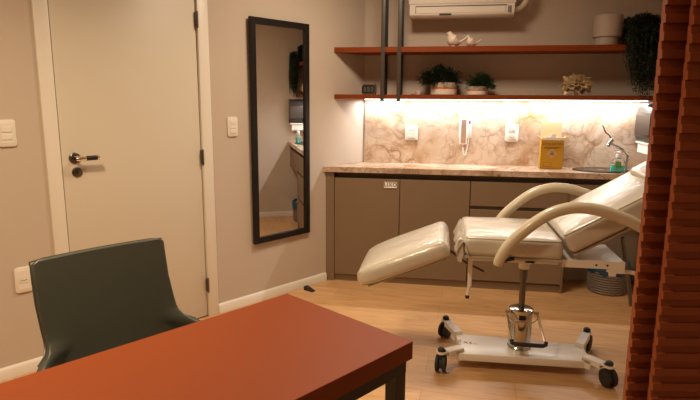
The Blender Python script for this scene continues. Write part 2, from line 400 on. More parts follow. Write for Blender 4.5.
def plate(F, yc, zc, w_, h_, kind, label, cat, group=None, name='wall_switch', x=.0005, mt='plastic'):
    t = thing(name, L(F, x, yc, zc - h_ / 2), label, cat, group)
    rr_ = .013; pts = []
    for sy_, sz_, a0 in ((1, 1, 0), (-1, 1, 90), (-1, -1, 180), (1, -1, 270)):
        for q in range(5): pts.append((sy_ * (w_ / 2 - rr_) + rr_ * math.cos(R(a0 + q * 22.5)), sz_ * (h_ / 2 - rr_) + rr_ * math.sin(R(a0 + q * 22.5))))
    p = MB(F).prism(pts, 0, .009, .003, 2, M_=Matrix(((0, 0, 1, x), (1, 0, 0, yc), (0, 1, 0, zc), (0, 0, 0, 1)))).build('cover_plate', mt, t)
    MB(F).box(x + .0075, x + .0098, yc - w_ * .33, yc + w_ * .33, zc - h_ * .37, zc + h_ * .37, .001, 1).build('inner_frame', mt, t)
    if kind == 'switch2':
        for s in (-1, 1): MB(F).box(x + .0095, x + .013, yc - w_ * .28, yc + w_ * .28, zc + s * h_ * .14 - h_ * .1, zc + s * h_ * .14 + h_ * .1, .0012, 1).build('rocker', mt, t)
    if kind == 'switch3':
        for s in (-1, 0, 1): MB(F).box(x + .0095, x + .013, yc - w_ * .28, yc + w_ * .28, zc + s * h_ * .23 - h_ * .095, zc + s * h_ * .23 + h_ * .095, .0012, 1).build('rocker', mt, t)
    if kind in ('socket', 'socket2'):
        for zz in ((zc,) if kind == 'socket' else (zc - h_ * .2, zc + h_ * .2)):
            so = MB(F).box(x + .0095, x + .0115, yc - w_ * .24, yc + w_ * .24, zz - h_ * .1, zz + h_ * .1, .003, 2).build('socket_insert', mt, t)
            b = MB(F)
            for q in (-1, 0, 1): b.lathe([(0, 0), (.0026, 0), (.0026, .0009), (0, .0009)], 8, M_=TR(x + .0112, yc + q * .0095, zz - (0.003 if q == 0 else 0)) @ RO(90, 'Y'))
            b.build('pin_hole', 'blackp', so)
    return t
plate(WF, .752, 1.218, .080, .128, 'switch2', 'white light switch left of the door handle, cut by the picture edge', 'light switch', 'white light switches')
plate(WF, .760, .492, .078, .130, 'socket', 'white wall socket low beside the green chair', 'wall socket', 'white wall sockets', 'wall_socket')
plate(WF, 2.017, 1.212, .076, .124, 'switch3', 'white light switch between the door and the mirror', 'light switch', 'white light switches')
plate(BF, -.238, 1.135, .100, .118, 'switch3', 'white switch plate on the marble, left of the intercom', 'light switch', 'white light switches', x=.0148)
plate(BF, .524, 1.143, .098, .134, 'socket2', 'white double socket on the marble, right of the intercom', 'wall socket', 'white wall sockets', 'wall_socket', x=.0148)

# intercom
t = thing('intercom_handset', L(BF, .015, .18, 1.05), 'white wall intercom with tan faced handset and coiled cord on the marble', 'intercom')
MB(BF).box(.0148, .04, .128, .222, 1.10, 1.247, .006, 2).build('wall_base', 'white', t)
hs = MB(BF); hs.box(.041, .062, .132, .190, 1.052, 1.252, .008, 3); hs = hs.build('handset', 'white', t)
MB(BF).box(.0622, .0645, .143, .180, 1.066, 1.244, .002, 1).build('handset_face', 'tan', hs)
MB(BF).box(.0403, .042, .2, .213, 1.21, 1.232, .001, 1).build('call_button', 'red', t)
MB(BF).box(.0403, .042, .198, .214, 1.236, 1.242, .001, 1).build('status_light', 'green', t)
pts = []
for i in range(140):
    a = i / 139; zz = 1.052 - .095 * math.sin(math.pi * a) ; yy = .158 + .045 * a
    pts.append((.035 + .006 * math.cos(i * 1.25), yy + .006 * math.sin(i * 1.25), zz + .05 * a * a))
MB(BF).tube(pts, .0017, 5).build('coiled_cord', 'white', t)

# ---------------------------------------------------------------- air conditioner
t = thing('air_conditioner', L(BF, 0, .1, 1.985), 'white split air conditioner mounted on the back wall above the upper shelf', 'air conditioner')
prof = [(.002, 2.27), (.002, 1.993), (.06, 1.980), (.175, 1.976), (.198, 1.992), (.202, 2.02), (.207, 2.055), (.212, 2.10), (.212, 2.2), (.19, 2.262), (.1, 2.275)]
PM = Matrix(((1, 0, 0, 0), (0, 0, .735, -.263), (0, 1, 0, 0), (0, 0, 0, 1)))
MB(BF).prism(prof, 0, 1, .003, 2, M_=PM).build('casing', 'ac', t)
MB(BF).prism([(.2055, 2.062), (.213, 2.066), (.219, 2.11), (.219, 2.19), (.205, 2.235), (.2, 2.2)], 0, 1, .003, 2, M_=Matrix(((1, 0, 0, 0), (0, 0, .75, -.27), (0, 1, 0, 0), (0, 0, 0, 1)))).build('front_panel', 'ac', t)
fl = MB(BF).box(.0, .006, -.215, .41, -.022, .022, .0015, 1, M_=TR(.2005, 0, 2.025) @ RO(8, 'Y')).build('air_flap', 'ac', t)
MB(BF).box(.198, .2100, -.222, .418, 2.0470, 2.0520).build('outlet_slot', 'blackp', t)
MB(BF).box(.1995, .2055, -.222, -.219, 2.002, 2.05).build('slot_edge', 'blackp', t)
MB(BF).box(.19, .2055, -.05, .035, 1.9885, 1.9985, .001, 1).build('display', 'blackp', t)
MB(BF).box(.2, .207, .426, .452, 2.0, 2.045, .002, 1).build('indicator_panel', 'grey', t)
MB(BF).box(.2185, .2205, .085, .115, 2.098, 2.112, .001, 1).build('badge', 'blackp', t)
MB(BF).tube([(.14, .44, 2.03), (.14, .49, 2.03), (.135, .535, 2.055), (.13, .565, 2.11), (.12, .575, 2.22), (.04, .58, 2.45), (.04, .58, 2.59)], .024, 12, smooth=6).build('insulated_pipe', 'pipe', t)

# ---------------------------------------------------------------- items on the shelves
def bird(x, y, z, s, label):
    b = MB(TR(x, y, z) @ Matrix.Scale(s, 4))
    sp = [(x, 0, z + .006) for x, _, z in [(-.013, 0, .090), (-.004, 0, .087), (.006, 0, .085), (.014, 0, .073), (.022, 0, .058), (.036, 0, .041), (.058, 0, .031), (.080, 0, .030), (.095, 0, .038), (.120, 0, .055), (.128, 0, .061)]]
    rr = [.0015, .007, .019, .023, .036, .044, .033, .012, .0075, .0075, .004]
    b.tube(sp, rr, 18, smooth=5, upv=(0, 1, 0))
    b.lathe([(0, 0.0006), (.018, .0006), (.022, .006), (.016, .016), (0, .018)], 16, M_=TR(.036, 0, 0))
    return tag(b.build('bird_figurine', 'bird', ang=60), label, 'bird figurine', 'white bird figurines')
bird(.020, 4.21, 1.7655, 1.05, 'larger white ceramic bird on the upper shelf, left of the other')
bird(.153, 4.23, 1.7655, .82, 'smaller white ceramic bird with raised tail on the upper shelf')

def leaf(bm, p, d, ln, wd, up=Vector((0, 0, 1))):
    d = d.normalized(); a = d.cross(up)
    if a.length < .01: a = d.cross(Vector((1, 0, 0)))
    a.normalize(); n = a.cross(d)
    v = [bm.verts.new(p), bm.verts.new(p + d * ln * .45 + a * wd / 2 + n * wd * .15), bm.verts.new(p + d * ln - n * ln * .08), bm.verts.new(p + d * ln * .45 - a * wd / 2 + n * wd * .15)]
    bm.faces.new(v)
def bush(cx, cy, z0, rx, ry, rz, n, seed, ln=.022):
    rnd = random.Random(seed); b = MB(); stems = []
    for i in range(n):
        a = rnd.uniform(0, 2 * math.pi); el = rnd.uniform(-.15, 1.0) ** 1 * math.pi / 2
        rr = rnd.uniform(.75, 1.08) * (1 + .12 * math.sin(5 * a + seed))
        e = Vector((cx + rx * rr * math.cos(a) * math.cos(el), cy + ry * rr * math.sin(a) * math.cos(el), z0 + rz * rr * max(math.sin(el), -.25)))
        o = Vector((cx + rnd.uniform(-.3, .3) * rx, cy + rnd.uniform(-.3, .3) * ry, z0 - .01))
        mid = (o + e) / 2 + Vector((0, 0, rz * .25))
        prev = o
        for k in range(1, 7):
            t_ = k / 6; p = o * (1 - t_) ** 2 + mid * 2 * t_ * (1 - t_) + e * t_ * t_
            if k > 1:
                for q in range(3):
                    dd = (p - prev).normalized() + Vector((rnd.uniform(-1, 1), rnd.uniform(-1, 1), rnd.uniform(-.7, .8)))
                    leaf(b.bm, prev + (p - prev) * rnd.random(), dd, ln * rnd.uniform(.7, 1.2), ln * .3)
            prev = p
    return b
def striped_pot(x, y, z, r, h, label, fol):
    t = thing('potted_plant', (x, y, z), label, 'potted plant', 'potted plants on the lower shelf')
    MB(TR(x, y, z)).lathe([(0, 0), (r * .97, 0), (r, .003), (r, h * .46), (0, h * .46)], 36).build('pot_base', 'potw', t)
    MB(TR(x, y, z)).lathe([(0, h * .461), (r * .99, h * .461), (r * .99, h * .62), (0, h * .62)], 36).build('pot_band', 'copper', t)
    MB(TR(x, y, z)).lathe([(0, h * .621), (r, h * .621), (r * 1.0, h), (r * .92, h), (r * .92, h * .9), (0, h * .9)], 36).build('pot_rim', 'pot', t)
    MB(TR(x, y, z)).lathe([(0, h * .901), (r * .9, h * .901), (r * .88, h * .96), (0, h * .97)], 24).build('soil', 'soil', t)
    fol.build('foliage', 'leaf' if r > .08 else 'leaf2', t); return t
striped_pot(0.000, 4.235, 1.4255, .096, .088, 'larger potted plant in white and grey pot with copper band',
            bush(-.035, 4.235, 1.514, .160, .10, .11, 620, 3, .024))
striped_pot(.243, 4.225, 1.4255, .075, .062, 'smaller potted plant in white pot, right of the larger one',
            bush(.268, 4.225, 1.488, .105, .09, .085, 380, 5, .021))
t = thing('small_cup', (-.188, 4.22, 1.4255), 'tiny white cup on the lower shelf beside the plant', 'cup')
MB(TR(-.185, 4.22, 1.4255)).lathe([(0, 0), (.017, 0), (.019, .003), (.028, .030), (.025, .030), (.017, .006), (0, .006)], 24).build('bowl', 'white', t)
MB(TR(-.214, 4.225, 1.4255)).box(-.028, .006, -.012, .012, 0, .008, .002, 1).build('saucer_tag', 'grey', t)
# clock
cf = TR(-.555, 4.20, 1.4255) @ RO(-6, 'Z')
t = thing('digital_clock', (-.555, 4.20, 1.4255), 'small rounded digital clock with silver rim on the lower shelf', 'clock')
MB(cf).box(-.057, .057, -.016, .016, 0, .076, .014, 4).build('case', 'blackp', t)
b = MB(cf)
n_ = 32; ro = []; 
pts = []
for k in range(33):
    a = 2 * math.pi * k / 32; c_, s_ = math.cos(a), math.sin(a)
    pts.append((math.copysign(abs(c_) ** .4, c_) * .052, -.017, .038 + math.copysign(abs(s_) ** .4, s_) * .034))
b.tube(pts, .0032, 6, upv=(0, 1, 0), caps=False); b.build('rim', 'polish', t)
sc_ = MB(cf).box(-.046, .046, -.0172, -.0155, .010, .066, .001, 1).build('screen', 'screen', t)
b = MB(cf)
for q in (-.028, 0, .028): b.box(q - .010, q + .010, -.0178, -.0174, .018, .058)
b.build('display_digit', 'digits', sc_)
# dried flower
t = thing('flower_ornament', (.915, 4.22, 1.4255), 'cream ruffled flower ornament of curled petals on the lower shelf', 'ornament')
rnd = random.Random(11)
def petal(b, base, dirv, ln, wd, curl):
    d_ = dirv.normalized(); a = d_.cross(Vector((0, 0, 1))); a.normalize(); n = a.cross(d_)
    nu, nv = 6, 6; g = []
    for i in range(nv):
        v_ = i / (nv - 1); row = []
        wv = wd * math.sin(math.pi * (.12 + .80 * v_)) ** .7
        for j in range(nu):
            u_ = j / (nu - 1) * 2 - 1
            row.append(b.bm.verts.new(base + d_ * ln * v_ * (1 - .15 * u_ * u_) + a * u_ * wv / 2 + n * (curl * v_ * v_ * ln + .3 * wv * u_ * u_ + .10 * wv * math.sin(5 * u_ + 7 * v_))))
        g.append(row)
    for i in range(nv - 1):
        for j in range(nu - 1): b.bm.faces.new((g[i][j], g[i][j + 1], g[i + 1][j + 1], g[i + 1][j]))
def fl_petal(px, py, pz, dv, ln, wd, curl):
    b = MB(); petal(b, Vector((px, py, pz)), dv, ln, wd, curl)
    bmesh.ops.solidify(b.bm, geom=b.bm.faces[:], thickness=.0015)
    for v in b.bm.verts: v.co.z = max(v.co.z, 1.427)
    b.build('petal', 'petal', t, ang=80)
for k in range(46):
    a = 2.399 * k; el = -.75 + 2.1 * (k / 46); c_ = math.cos(el)
    dv = Vector((math.cos(a) * c_, math.sin(a) * c_ * .8, math.sin(el) * .9))
    fl_petal(.925 + dv.x * .045, 4.175 + dv.y * .03, 1.492 + dv.z * .022, dv + Vector((rnd.uniform(-.2, .2), rnd.uniform(-.2, .2), rnd.uniform(-.1, .3))), rnd.uniform(.058, .078), rnd.uniform(.08, .105), rnd.uniform(-.25, .05))
fl_petal(.87, 4.155, 1.50, Vector((-1, -.1, .6)), .075, .055, .3)
MB(TR(.85, 4.15, 1.4255)).lathe([(0, 0), (.013, 0), (.017, .010), (.012, .024), (0, .028)], 12).build('seed_head', 'petal', t)
MB().tube([(.925, 4.175, 1.4258), (.925, 4.175, 1.48)], [.012, .02], 12).build('stem', 'petal', t)
# grey pot and trailing plant
t = thing('two_tier_pot', (1.115, 4.23, 1.7655), 'empty looking grey two tier pot on the upper shelf beside the trailing plant', 'pot')
F_ = TR(1.112, 4.23, 1.7655)
MB(F_).lathe([(0, 0), (.077, 0), (.08, .004), (.08, .058), (0, .058)], 40).build('pot_foot', 'pot', t)
MB(F_).lathe([(0, .0585), (.091, .0585), (.0935, .062), (.0935, .205), (.085, .207), (.083, .203), (.083, .075), (0, .075)], 40).build('pot_bowl', 'pot', t)
t = thing('trailing_plant', (1.32, 4.25, 1.7655), 'long dark trailing plant hanging over the right end of the shelves', 'hanging plant')
MB(TR(1.33, 4.24, 1.7655)).lathe([(0, 0), (.06, 0), (.085, .12), (.078, .12), (.06, .1), (0, .1)], 28).build('pot', 'terra', t)
rnd = random.Random(21); b = MB()
for i in range(620):                                # the crown over the pot
    a = rnd.uniform(0, 2 * math.pi); q = rnd.random() ** .5
    for k in range(9):
        h_ = 1.79 + .20 * rnd.random() ** .7 * (1 - .25 * q)
        x = 1.338 + math.cos(a) * q * .125 + rnd.uniform(-.01, .01); y = 4.225 + math.sin(a) * q * .11
        leaf(b.bm, Vector((x, min(y, 4.37), h_)), Vector((rnd.uniform(-1, 1), rnd.uniform(-1, .3), rnd.uniform(-1, .8))), rnd.uniform(.014, .024), .009)
for i in range(300):                                # strands falling over the shelf edge
    u_ = rnd.uniform(-1, 1); x = 1.335 + u_ * .135; y = 4.10 - rnd.random() ** 1.5 * .07
    zend = 1.42 + .22 * abs(u_) ** 2.2 * (1 if u_ < 0 else .4) + rnd.random() * .13
    z = 1.84 + rnd.uniform(-.02, .06); dr = rnd.uniform(-.01, .02)
    while z > zend:
        z -= .0095; x += rnd.uniform(-.003, .003) + dr * .008; y = min(4.104, y + rnd.uniform(-.002, .002))
        leaf(b.bm, Vector((min(x, 1.485), y, z)), Vector((rnd.uniform(-1, 1), rnd.uniform(-1, .3), rnd.uniform(-1.2, .4))), rnd.uniform(.012, .021), .008)
for v in b.bm.verts:
    v.co.x = min(v.co.x, 1.495)
    if v.co.x < 1.213 and v.co.z > 1.76 and v.co.y > 4.12: v.co.x = 1.213 + rnd.random() * .01
    if v.co.y > 4.108 and v.co.z < 1.768: v.co.y = 4.104
b.build('foliage', 'leaf', t)

# ---------------------------------------------------------------- items on the worktop
# yellow sharps box
t = thing('sharps_box', (.80, 4.27, WTZ1), 'open yellow cardboard sharps box with a biohazard diamond on the worktop', 'sharps box')
F_ = TR(.800, 4.27, WTZ1 + .0006) @ RO(-3, 'Z')
w2, d2_, hb_ = .078, .06, .215
b = MB(F_); th = .003
b.box(-w2, w2, -d2_, -d2_ + th, 0, hb_); b.box(-w2, w2, d2_ - th, d2_, 0, hb_); b.box(-w2, -w2 + th, -d2_, d2_, 0, hb_); b.box(w2 - th, w2, -d2_, d2_, 0, hb_); b.box(-w2, w2, -d2_, d2_, 0, th)
b.build('box_body', 'yellow', t)
MB(F_).box(-w2 + .004, w2 - .004, -.0015, .0015, 0, .118, M_=TR(0, d2_ - .002, hb_) @ RO(-8, 'X')).build('rear_flap', 'kraft', t)
MB(F_).box(-w2 + .003, w2 - .003, -d2_ + .003, d2_ - .003, hb_ - .012, hb_ - .009).build('inner_lid', 'kraft', t)
MB(F_).box(-w2 + .01, w2 + .004, -.0012, .0012, 0, .022, M_=TR(0, -d2_ - .001, hb_ - .004) @ RO(12, 'X')).build('front_lip', 'paper', t)
MB(F_).box(-.016, .016, -.002, .002, 0, .04, .003, 1, M_=TR(0, -d2_ + .006, hb_ + .002) @ RO(10, 'X')).build('carry_tab', 'paper', t)
for s in (-1, 1): MB(F_).prism([(0, -d2_), (0, d2_), (.03, d2_ * .3), (.028, -d2_ * .7)], 0, .0025, M_=TR(s * w2, 0, hb_) @ (RO(-50, 'Y') if s > 0 else RO(180, 'Z') @ RO(-50, 'Y'))).build('side_flap', 'yellow' if s > 0 else 'kraft', t)
MB(F_).text('DESCARTEX', .0235, TR(0, -d2_ - .0006, hb_ - .034) @ RO(90, 'X')).build('lettering', 'redink', t)
b = MB(F_)
for q in range(2): b.box(-.06, .06 - q * .02, -d2_ - .0009, -d2_ - .0003, hb_ - .058 - q * .008, hb_ - .055 - q * .008)
b.box(-.055, .0, -d2_ - .0009, -d2_ - .0003, .046, .0475); b.box(-.055, .0, -d2_ - .0009, -d2_ - .0003, .018, .0195); b.box(-.055, -.0535, -d2_ - .0009, -d2_ - .0003, .018, .0475); b.box(-.0015, 0, -d2_ - .0009, -d2_ - .0003, .018, .0475)
b.build('printed_lines', 'redink', t)
b = MB(F_); b.box(-.026, .026, -d2_ - .0012, -d2_ - .0006, -.026, .026, M_=TR(0, 0, .112) @ RO(45, 'Y')); dm = b.build('hazard_diamond', 'kraft', t)
b = MB(F_)
for a in (90, 210, 330):
    for k in range(12):
        a0, a1 = R(a + 40 + k * 23), R(a + 40 + (k + 1) * 23)
        cx, cz = .0095 * math.cos(R(a)), .112 + .0095 * math.sin(R(a))
        if k < 12: b.poly([(cx + .0095 * math.cos(a0 + R(140)), -d2_ - .0016, cz + .0095 * math.sin(a0 + R(140))), (cx + .0095 * math.cos(a1 + R(140)), -d2_ - .0016, cz + .0095 * math.sin(a1 + R(140))), (cx + .006 * math.cos(a1 + R(140)), -d2_ - .0016, cz + .006 * math.sin(a1 + R(140))), (cx + .006 * math.cos(a0 + R(140)), -d2_ - .0016, cz + .006 * math.sin(a0 + R(140)))])
b.lathe([(0, 0), (.006, 0), (.006, .0006), (0, .0006)], 16, M_=TR(0, -d2_ - .0012, .112) @ RO(90, 'X'))
b.build('biohazard_symbol', 'redink', dm)
# sink
t = thing('sink', (1.14, 4.21, WTZ1), 'shallow oval steel sink set in the worktop', 'sink')
MB(TR(1.14, 4.20, WTZ1 + .0006)).lathe([(.95, 0), (1.0, .002), (1.0, .006), (.95, .008), (.9, .006)], 48, sx=.195, sy=.148, M_=I4 @ Matrix.Diagonal((1, 1, 1, 1))).build('sink_rim', 'basin', t)
MB(TR(1.14, 4.20, WTZ1 + .0008)).lathe([(0, .0005), (.5, .001), (.88, .004), (.9, .005), (.9, 0), (0, 0)], 48, sx=.195, sy=.148).build('basin', 'basin', t)
MB(TR(1.14, 4.20, WTZ1 + .002)).lathe([(0, 0), (.03, 0), (.03, .004), (.02, .005), (0, .005)], 20).build('drain', 'chrome', t)
# faucet
t = thing('faucet', (1.33, 4.26, WTZ1), 'chrome gooseneck faucet with a cylindrical filter head by the soap', 'faucet')
Yf = 4.25
MB(TR(1.325, Yf, WTZ1 + .0005)).lathe([(0, 0), (.026, 0), (.026, .004), (.014, .012), (.013, .03), (0, .03)], 20).build('faucet_base', 'polish', t)
MB().tube([(1.325, Yf, .92), (1.328, Yf, .985), (1.322, Yf, 1.01), (1.285, Yf, 1.045), (1.215, Yf, 1.082)], .0085, 12, smooth=6).build('spout', 'polish', t)
MB().tube([(1.183, Yf - .01, 1.066), (1.213, Yf - .01, 1.118)], .016, 16).build('filter_head', 'polish', t)
MB().tube([(1.206, Yf, 1.115), (1.19, Yf, 1.145), (1.165, Yf, 1.165), (1.15, Yf, 1.195), (1.14, Yf, 1.215)], .0045, 8, smooth=4).build('side_pipe', 'steel', t)
# soap bottle
t = thing('soap_bottle', (1.225, 4.16, WTZ1), 'clear soap bottle half full of teal liquid with a white pump', 'soap bottle')
F_ = TR(1.222, 4.10, WTZ1 + .0006)
MB(F_).lathe([(0, .001), (.046, .001), (.05, .006), (.05, .052), (0, .052)], 28, sy=.6).build('liquid', 'teal', t)
MB(F_).lathe([(0, .0525), (.0505, .0525), (.048, .078), (.036, .094), (.016, .1), (.015, .104), (0, .104)], 28, sy=.6).build('bottle_shoulder', 'clearp', t)
MB(F_).box(-.026, .012, -.0325, -.0306, .042, .078, .004, 2).build('label_sticker', 'green', t)
MB(F_).lathe([(0, .1045), (.019, .1045), (.019, .122), (.012, .128), (.012, .14), (.016, .143), (0, .149)], 20).build('pump', 'white', t)
MB(F_).tube([(.0, 0, .140), (-.03, -.01, .140), (-.036, -.012, .132)], .005, 8).build('nozzle', 'white', t)
# towel dispenser on right wall
t = thing('towel_dispenser', (RX - .1, 4.17, 1.09), 'smoked grey paper towel dispenser on the right wall above the sink', 'towel dispenser')
yc = -4.17
MB(RF).box(.0005, .02, yc - .145, yc + .145, 1.10, 1.372, .004, 2).build('back_plate', 'grey', t)
MB(RF).prism([(.021, 1.105), (.10, 1.105), (.122, 1.15), (.122, 1.30), (.107, 1.355), (.085, 1.372), (.021, 1.372)], 0, 1, .012, 3, M_=Matrix(((1, 0, 0, 0), (0, 0, .29, yc - .145), (0, 1, 0, 0), (0, 0, 0, 1)))).build('cover', 'smoke', t)
MB(RF).box(.03, .11, yc - .14, yc + .14, 1.09, 1.104, .003, 1).build('paper_slot', 'white', t)
b = MB(RF)
for k in range(2): b.box(.06 + k * .035, .063 + k * .035, yc - .12, yc + .12, 1.015 + k * .012, 1.092, M_=I4)
pt = b.build('paper_towel', 'paper', t)

# ---------------------------------------------------------------- waste basket
t = thing('waste_basket', (1.245, 4.17, 0), 'grey woven waste basket with blue liner under the sink cabinet', 'waste basket')
F_ = TR(1.245, 4.175, .0006) @ Matrix.Diagonal((1, 1, 1.12, 1))
b = MB(F_); b.lathe([(0, 0), (.122, 0), (.128, .01), (.137, .16), (.132, .162), (.126, .15), (.118, .012), (0, .012)], 48)
for i in range(9):
    z = .012 + i * .0165; r_ = .1285 + .0095 * i / 8
    pts = [((r_ + .0025 * math.cos(k * math.pi / 2 + i * math.pi)) * math.cos(2 * math.pi * k / 64), (r_ + .0025 * math.cos(k * math.pi / 2 + i * math.pi)) * math.sin(2 * math.pi * k / 64), z) for k in range(65)]
    b.tube(pts, .0055, 5, caps=False)
b.build('basket', 'basket', t)
b = MB(F_); b.lathe([(.1415, .142), (.145, .150), (.146, .175), (.142, .205), (.125, .21), (.11, .18), (.1, .13), (0, .12)], 56)
for v in b.bm.verts:
    q = noise.noise(v.co * 30); v.co.z += .03 * q if v.co.z > .13 else 0; v.co.x += .004 * noise.noise(v.co * 45)
for k in range(18):
    a = k * .35
b.build('bin_liner', 'bag', t)

# ---------------------------------------------------------------- treatment chair
BYn, BYf = 2.63, 3.14
BC = (BYn + BYf) / 2
t = thing('treatment_chair', (.445, 2.9, 0), 'cream reclining treatment bed with armrests on a wheeled white base', 'treatment bed')
XZ = lambda y0, y1: Matrix(((1, 0, 0, 0), (0, 0, y1 - y0, y0), (0, 1, 0, 0), (0, 0, 0, 1)))
def cushion(name, x0, z0, ang, ln, th, y0=BYn, y1=BYf, bev=.028, puff=.008, frame_=True, par=None, taper=0):
    T = TR(x0, 0, z0) @ RO(-ang, 'Y')
    b = MB()
    bm = b.bm
    r = bmesh.ops.create_grid(bm, x_segments=1, y_segments=1, size=1); bmesh.ops.delete(bm, geom=bm.verts[:], context='VERTS')
    b.box(0, ln, y0, y1, 0, th, bev, 5)
    bmesh.ops.subdivide_edges(bm, edges=[e for e in bm.edges if e.calc_length() > .1], cuts=8, use_grid_fill=True)
    for v in bm.verts:
        u = v.co.x / ln; q = (v.co.y - y0) / (y1 - y0)
        s = max(0, math.sin(math.pi * min(max(u, 0), 1))) ** .5 * max(0, math.sin(math.pi * min(max(q, 0), 1))) ** .5
        if v.co.z > th * .6: v.co.z += puff * s + .003 * noise.noise(Vector((v.co.x * 9, v.co.y * 7, 0)))
        if taper: 
            k_ = max(0, 1 - u * 4)
            v.co.y = (v.co.y - BC) * (1 - taper * k_ * k_) + BC
            if v.co.z > th * .5: v.co.z -= .022 * max(0, 1 - u * 5) ** 2
    b2 = bm
    bm.transform(T)
    c = b.build(name, 'creamtop', t, ang=60)
    if frame_:
        pp = MB(T); 
        for z, ins in ((bev * .2, bev * .4), (th - bev * .25, bev * .32)):
            loop = []
            for cx, cy, a0 in ((ln - bev, y1 - bev, 0), (bev, y1 - bev, 90), (bev, y0 + bev, 180), (ln - bev, y0 + bev, 270)):
                for q in range(5):
                    aa = R(a0 + q * 22.5); loop.append((cx + (bev - ins) * math.cos(aa), cy + (bev - ins) * math.sin(aa), z))
            loop.append(loop[0])
            if taper: loop = [(x, (y - BC) * (1 - taper * max(0, 1 - x / ln * 4) ** 2) + BC, z_ - (.022 * max(0, 1 - x / ln * 5) ** 2 if z_ > th / 2 else 0)) for x, y, z_ in loop]
            pp.tube(loop, .0026, 6, caps=False)
        pp.build('piping', 'piping' if True else '', c)
    return c
cushion('footrest_cushion', -.390, .436, 23, .500, .092, bev=.038, taper=.14, puff=.014)
cushion('seat_cushion', .122, .643, .0, .462, .095, bev=.03, puff=.006)
cushion('backrest_cushion', .622, .672, 31, .80, .105, bev=.03)
hc = MB(); hc.box(-.09, .13, BC - .16, BC + .16, 0, .055, .026, 5, M_=TR(1.06, 0, 1.035) @ RO(-31, 'Y')); hc.build('headrest_pillow', 'creamtop', t, ang=60)
# base pads (boards under cushions)
MB().box(.03, .46, BYn + .04, BYf - .04, -.008, .002, .003, 1, M_=TR(-.376, 0, .438) @ RO(-23, 'Y')).build('footrest_board', 'piping', t)
MB().box(.128, .58, BYn + .01, BYf - .01, .631, .644, .003, 1).build('seat_board', 'piping', t)
MB().box(0, .78, BYn + .02, BYf - .02, -.013, -.001, .003, 1, M_=TR(.63, 0, .672) @ RO(-31, 'Y')).build('backrest_board', 'piping', t)
# draped plastic between foot cushion and seat
b = MB(); g = []
for i in range(7):
    row = []
    for j in range(15):
        q = j / 14; y = BYn - .005 + q * .5
        x = .085 + .011 * i + .004 * math.sin(j * 1.3 + i); z = .722 - .016 * abs(i - 3) ** 1.4 + .006 * math.sin(j * 2.1 + i * 1.7)
        row.append(b.bm.verts.new((x, y, z)))
    g.append(row)
for i in range(6):
    for j in range(14): b.bm.faces.new((g[i][j], g[i][j + 1], g[i + 1][j + 1], g[i + 1][j]))
pr = [(.10, .735), (.125, .73), (.128, .66), (.118, .61), (.098, .618), (.094, .66)]
b.prism([(.093, .715), (.104, .726), (.118, .722), (.121, .65), (.112, .607), (.096, .618), (.089, .65)], 0, 1, .003, 1, M_=XZ(BYn + .005, BYn + .035))
bmesh.ops.solidify(b.bm, geom=b.bm.faces[:], thickness=.001)
b.build('hinge_cover', 'creamtop', t, ang=60)
# armrests
apts = [(.277, .622), (.286, .65), (.309, .696), (.345, .747), (.389, .793), (.44, .838), (.50, .879), (.56, .902), (.62, .911), (.70, .904), (.794, .876), (.873, .843), (.945, .802), (1.0, .765)]
for Y in (2.575, 3.235):
    s = 1 if Y < 3 else -1
    dx = .03 if Y > 3 else 0
    a_ = MB().tube([(x + dx, Y, z - dx * .3) for x, z in apts], [.020, .026] + [.0285] * (len(apts) - 3) + [.024], 16, smooth=4, sx=.95, sy=1.0, upv=(0, 1, 0)).build('armrest', 'arm', t, ang=60)
    MB().tube([(.295, Y + s * .01, .635), (.33, Y + s * .05, .637), (.36, Y + s * .075, .637)], .010, 8).build('arm_bracket', 'black', a_)
    MB().tube([(.93, Y + s * .005, .79), (.93, Y + s * .06, .775), (.93, Y + s * .085, .80)], .012, 8).build('arm_pivot', 'black', a_)
# under-frame
b = MB()
for Y in (2.70, 3.05): b.box(.15, .58, Y, Y + .03, .603, .630, .003, 1)
b.box(.42, .47, 2.70, 3.08, .603, .6295, .003, 1)
b.build('seat_subframe', 'bedmetal', t)
b = MB(); b.box(.585, .868, 2.665, 2.668, .604, .641, .0008, 1); b.box(.585, .868, 2.666, 3.0, .638, .6405, .0008, 1); b.box(.865, .868, 2.67, 3.0, .604, .6385, .0008, 1); b.box(.585, .868, 2.997, 3.0, .604, .6385, .0008, 1)
b.prism([(.788, .604), (.868, .604), (.868, .589), (.832, .586), (.830, .570), (.800, .570), (.797, .590), (.788, .592)], 0, 1, 0, 1, M_=XZ(2.6652, 2.668))
bf = b.build('back_bracket', 'bedmetal', t)
b = MB()
for x in (.740, .790): b.lathe([(0, 0), (.005, 0), (.005, .0008), (0, .0008)], 12, M_=TR(x, 2.6648, .622) @ RO(90, 'X'))
b.build('bolt_hole', 'blackp', bf)
MB().tube([(.812, 2.685, .588), (.90, 2.70, .586), (.925, 2.70, .582), (.975, 2.72, .53)], .010, 10).build('lift_rod', 'bedmetal', t)
MB().tube([(.868, 2.74, .742), (.945, 2.80, .45), (.96, 2.81, .38)], .009, 10).build('support_strut', 'steel', t)
b = MB(); b.box(.153, .173, 2.72, 2.74, .46, .604, .003, 1); b.tube([(.163, 2.73, .47), (.155, 2.73, .41)], .009, 8)
lv = b.build('footrest_lever', 'bedmetal', t)
MB().tube([(.155, 2.73, .412), (.154, 2.73, .396)], .0105, 8).build('lever_tip', 'black', lv)
MB().tube([(.06, 2.86, .604), (.15, 2.86, .54), (.24, 2.86, .50)], .008, 8).build('gas_spring', 'steel', t)
